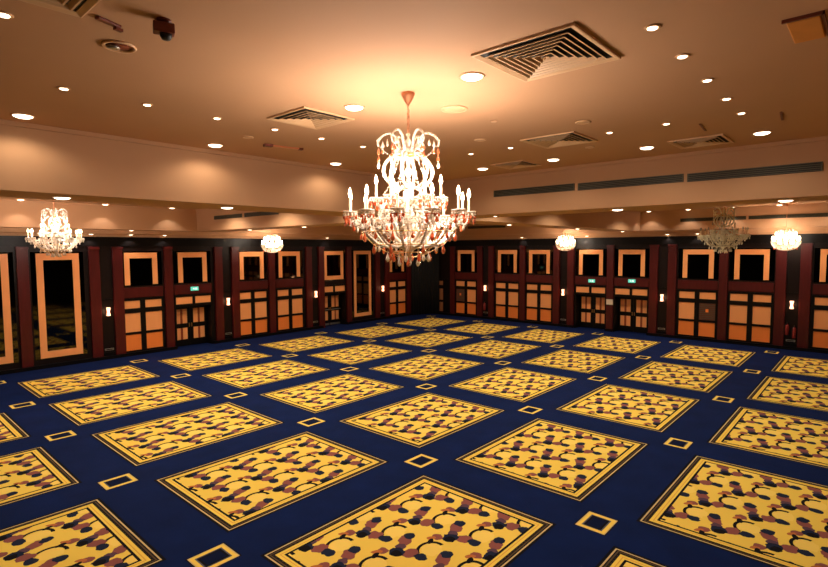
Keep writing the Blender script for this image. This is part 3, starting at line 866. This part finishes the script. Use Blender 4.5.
    for k in range(8):
        a = 2*PI*k/8; wires.tube([pol(0.62, a, -1.78), pol(0.46, a, -1.94), pol(0.28, a, -2.04), pol(0.14, a, -2.10), pol(0.03, a, -2.10)], 0.005, 4)
    wires.build('basket_frame', M['brass'] if lit else M['steel'], R)
    # the small lamp inside the basket
    c_ = link('candle', cand, R, (0.17, -0.17, -1.96)); link('bulb', bulb, c_, (0, 0, 0))
    if lit: lamp('POINT', 'candle_glow', R, (0.25, -0.25, -1.74), CANDLE_W*power, WARM, 0.05)
    return R
chA = grand_chandelier((-4.01, -3.30, Z1), 'largest lit crystal chandelier with candle bulbs and red drops, centre of the picture')
chB = copy_tree(chA); chB.location = (-3.7, 14.0, Z1); chB.rotation_euler.z = 0.3
clear_of = {}
def all_clear(o, m):
    for c in kids(o):
        if c.type == 'MESH' and c.data.materials[0] == M['amber']:
            if c.data.name not in clear_of:
                clear_of[c.data.name] = c.data.copy(); clear_of[c.data.name].materials[0] = m
            c.data = clear_of[c.data.name]
        all_clear(c, m)
all_clear(chB, M['crystal'])
chB['label'] = 'lit candle chandelier over the left-hand wall mirrors, far left'
chC = grand_chandelier((13.5, -3.45, Z1), 'unlit grey crystal chandelier left of the right-hand small lit one', lit=False, crystal='crystal_pale')

clear_of = {}; all_clear(chC, M['crystal_pale'])
def bowl_chandelier(loc, label):
    R = thing('basket_chandelier', label, 'chandelier', loc, group='small basket chandeliers')
    K = M['crystal']
    MB().lathe([(0.08, 0), (0.08, -0.03), (0.03, -0.1), (0.01, -0.12)], 16).build('canopy', M['copper'], R)
    MB().tube([(0, 0, -0.12), (0, 0, -1.3)], 0.009, 6).build('rod', M['copper'], R)
    MB().lathe([(0.01, -1.25), (0.06, -1.32), (0.03, -1.5), (0.08, -1.6), (0.03, -1.75), (0.06, -1.95), (0.02, -2.12)], 12).build('stem', K, R)
    pol = lambda r, a, z: (r*math.cos(a), r*math.sin(a), z)
    fr = MB().torus(0.56, 0.02, (0, 0, -1.68), 36, 6).torus(0.30, 0.014, (0, 0, -1.38), 28, 6)
    fr.build('ring', M['brass'], R)
    bk = MB()
    for k in range(40):
        a = 2*PI*k/40
        pth = [Vector(pol(0.56*math.cos(t*PI/2)**0.8+0.02, a, -1.68-0.46*math.sin(t*PI/2))) for t in [i/26 for i in range(26)]]
        beads(bk, pth, 0.028, 0.042)
        pth = [Vector(pol(0.28+0.28*t**0.8, a, -1.36-0.30*t**1.3)) for t in [i/20 for i in range(21)]]
        if k % 2: beads(bk, pth, 0.022, 0.04)
    o = bk.build('bead_basket', K, R); o['kind'] = 'stuff'
    cr = MB().tube(radial([(0.03, 0, -1.45), (0.12, 0, -1.30), (0.20, 0, -1.20), (0.31, 0, -1.23), (0.32, 0, -1.34)], 5), 0.03, 6)
    crm = cr.mesh('crown_arm', K)
    bulb = MB().lathe([(0.02, 0.0), (0.02, 0.07), (0.034, 0.10), (0.038, 0.14), (0.02, 0.20), (0.004, 0.23)], 10).mesh('bulb', M['bulb'])
    drop = MB().lathe([(0.004, 0.02), (0.02, -0.03), (0.026, -0.06), (0.004, -0.1)], 7).mesh('crystal_drop', M['amber'])
    for k in range(8): link('crown_arm', crm, R, (0, 0, 0), 2*PI*k/8)
    for k in range(12):
        link('bulb', bulb, R, pol(0.52, 2*PI*k/12, -1.72))
        link('crystal_drop', drop, R, pol(0.45, 2*PI*(k+0.5)/12, -2.02))
    for k in range(8):
        link('bulb', bulb, R, pol(0.40, 2*PI*(k+0.5)/8, -1.52))
        link('bulb', bulb, R, pol(0.30, 2*PI*k/8, -1.86))
    for k in range(3):
        lamp('POINT', 'glow', R, pol(0.25, 2*PI*k/3, -1.62), BOWL_W/3, WARM, 0.1)
    lamp('POINT', 'glow', R, (0.12, 0.12, -1.46), BOWL_W/3, WARM, 0.06)
    return R
b0 = bowl_chandelier((20.5, -4.62, Z1), 'small lit basket chandelier at the right, beside the unlit one')
b0.location.z = Z1
b1 = copy_tree(b0); b1.location = (20.5, 6.25, Z1); b1['label'] = 'small lit basket chandelier above the sconce left of the exit doors'
b2 = copy_tree(b0); b2.location = (6.95, 16.75, Z1); b2['label'] = 'small lit basket chandelier over the left-hand wall, left of the large one'
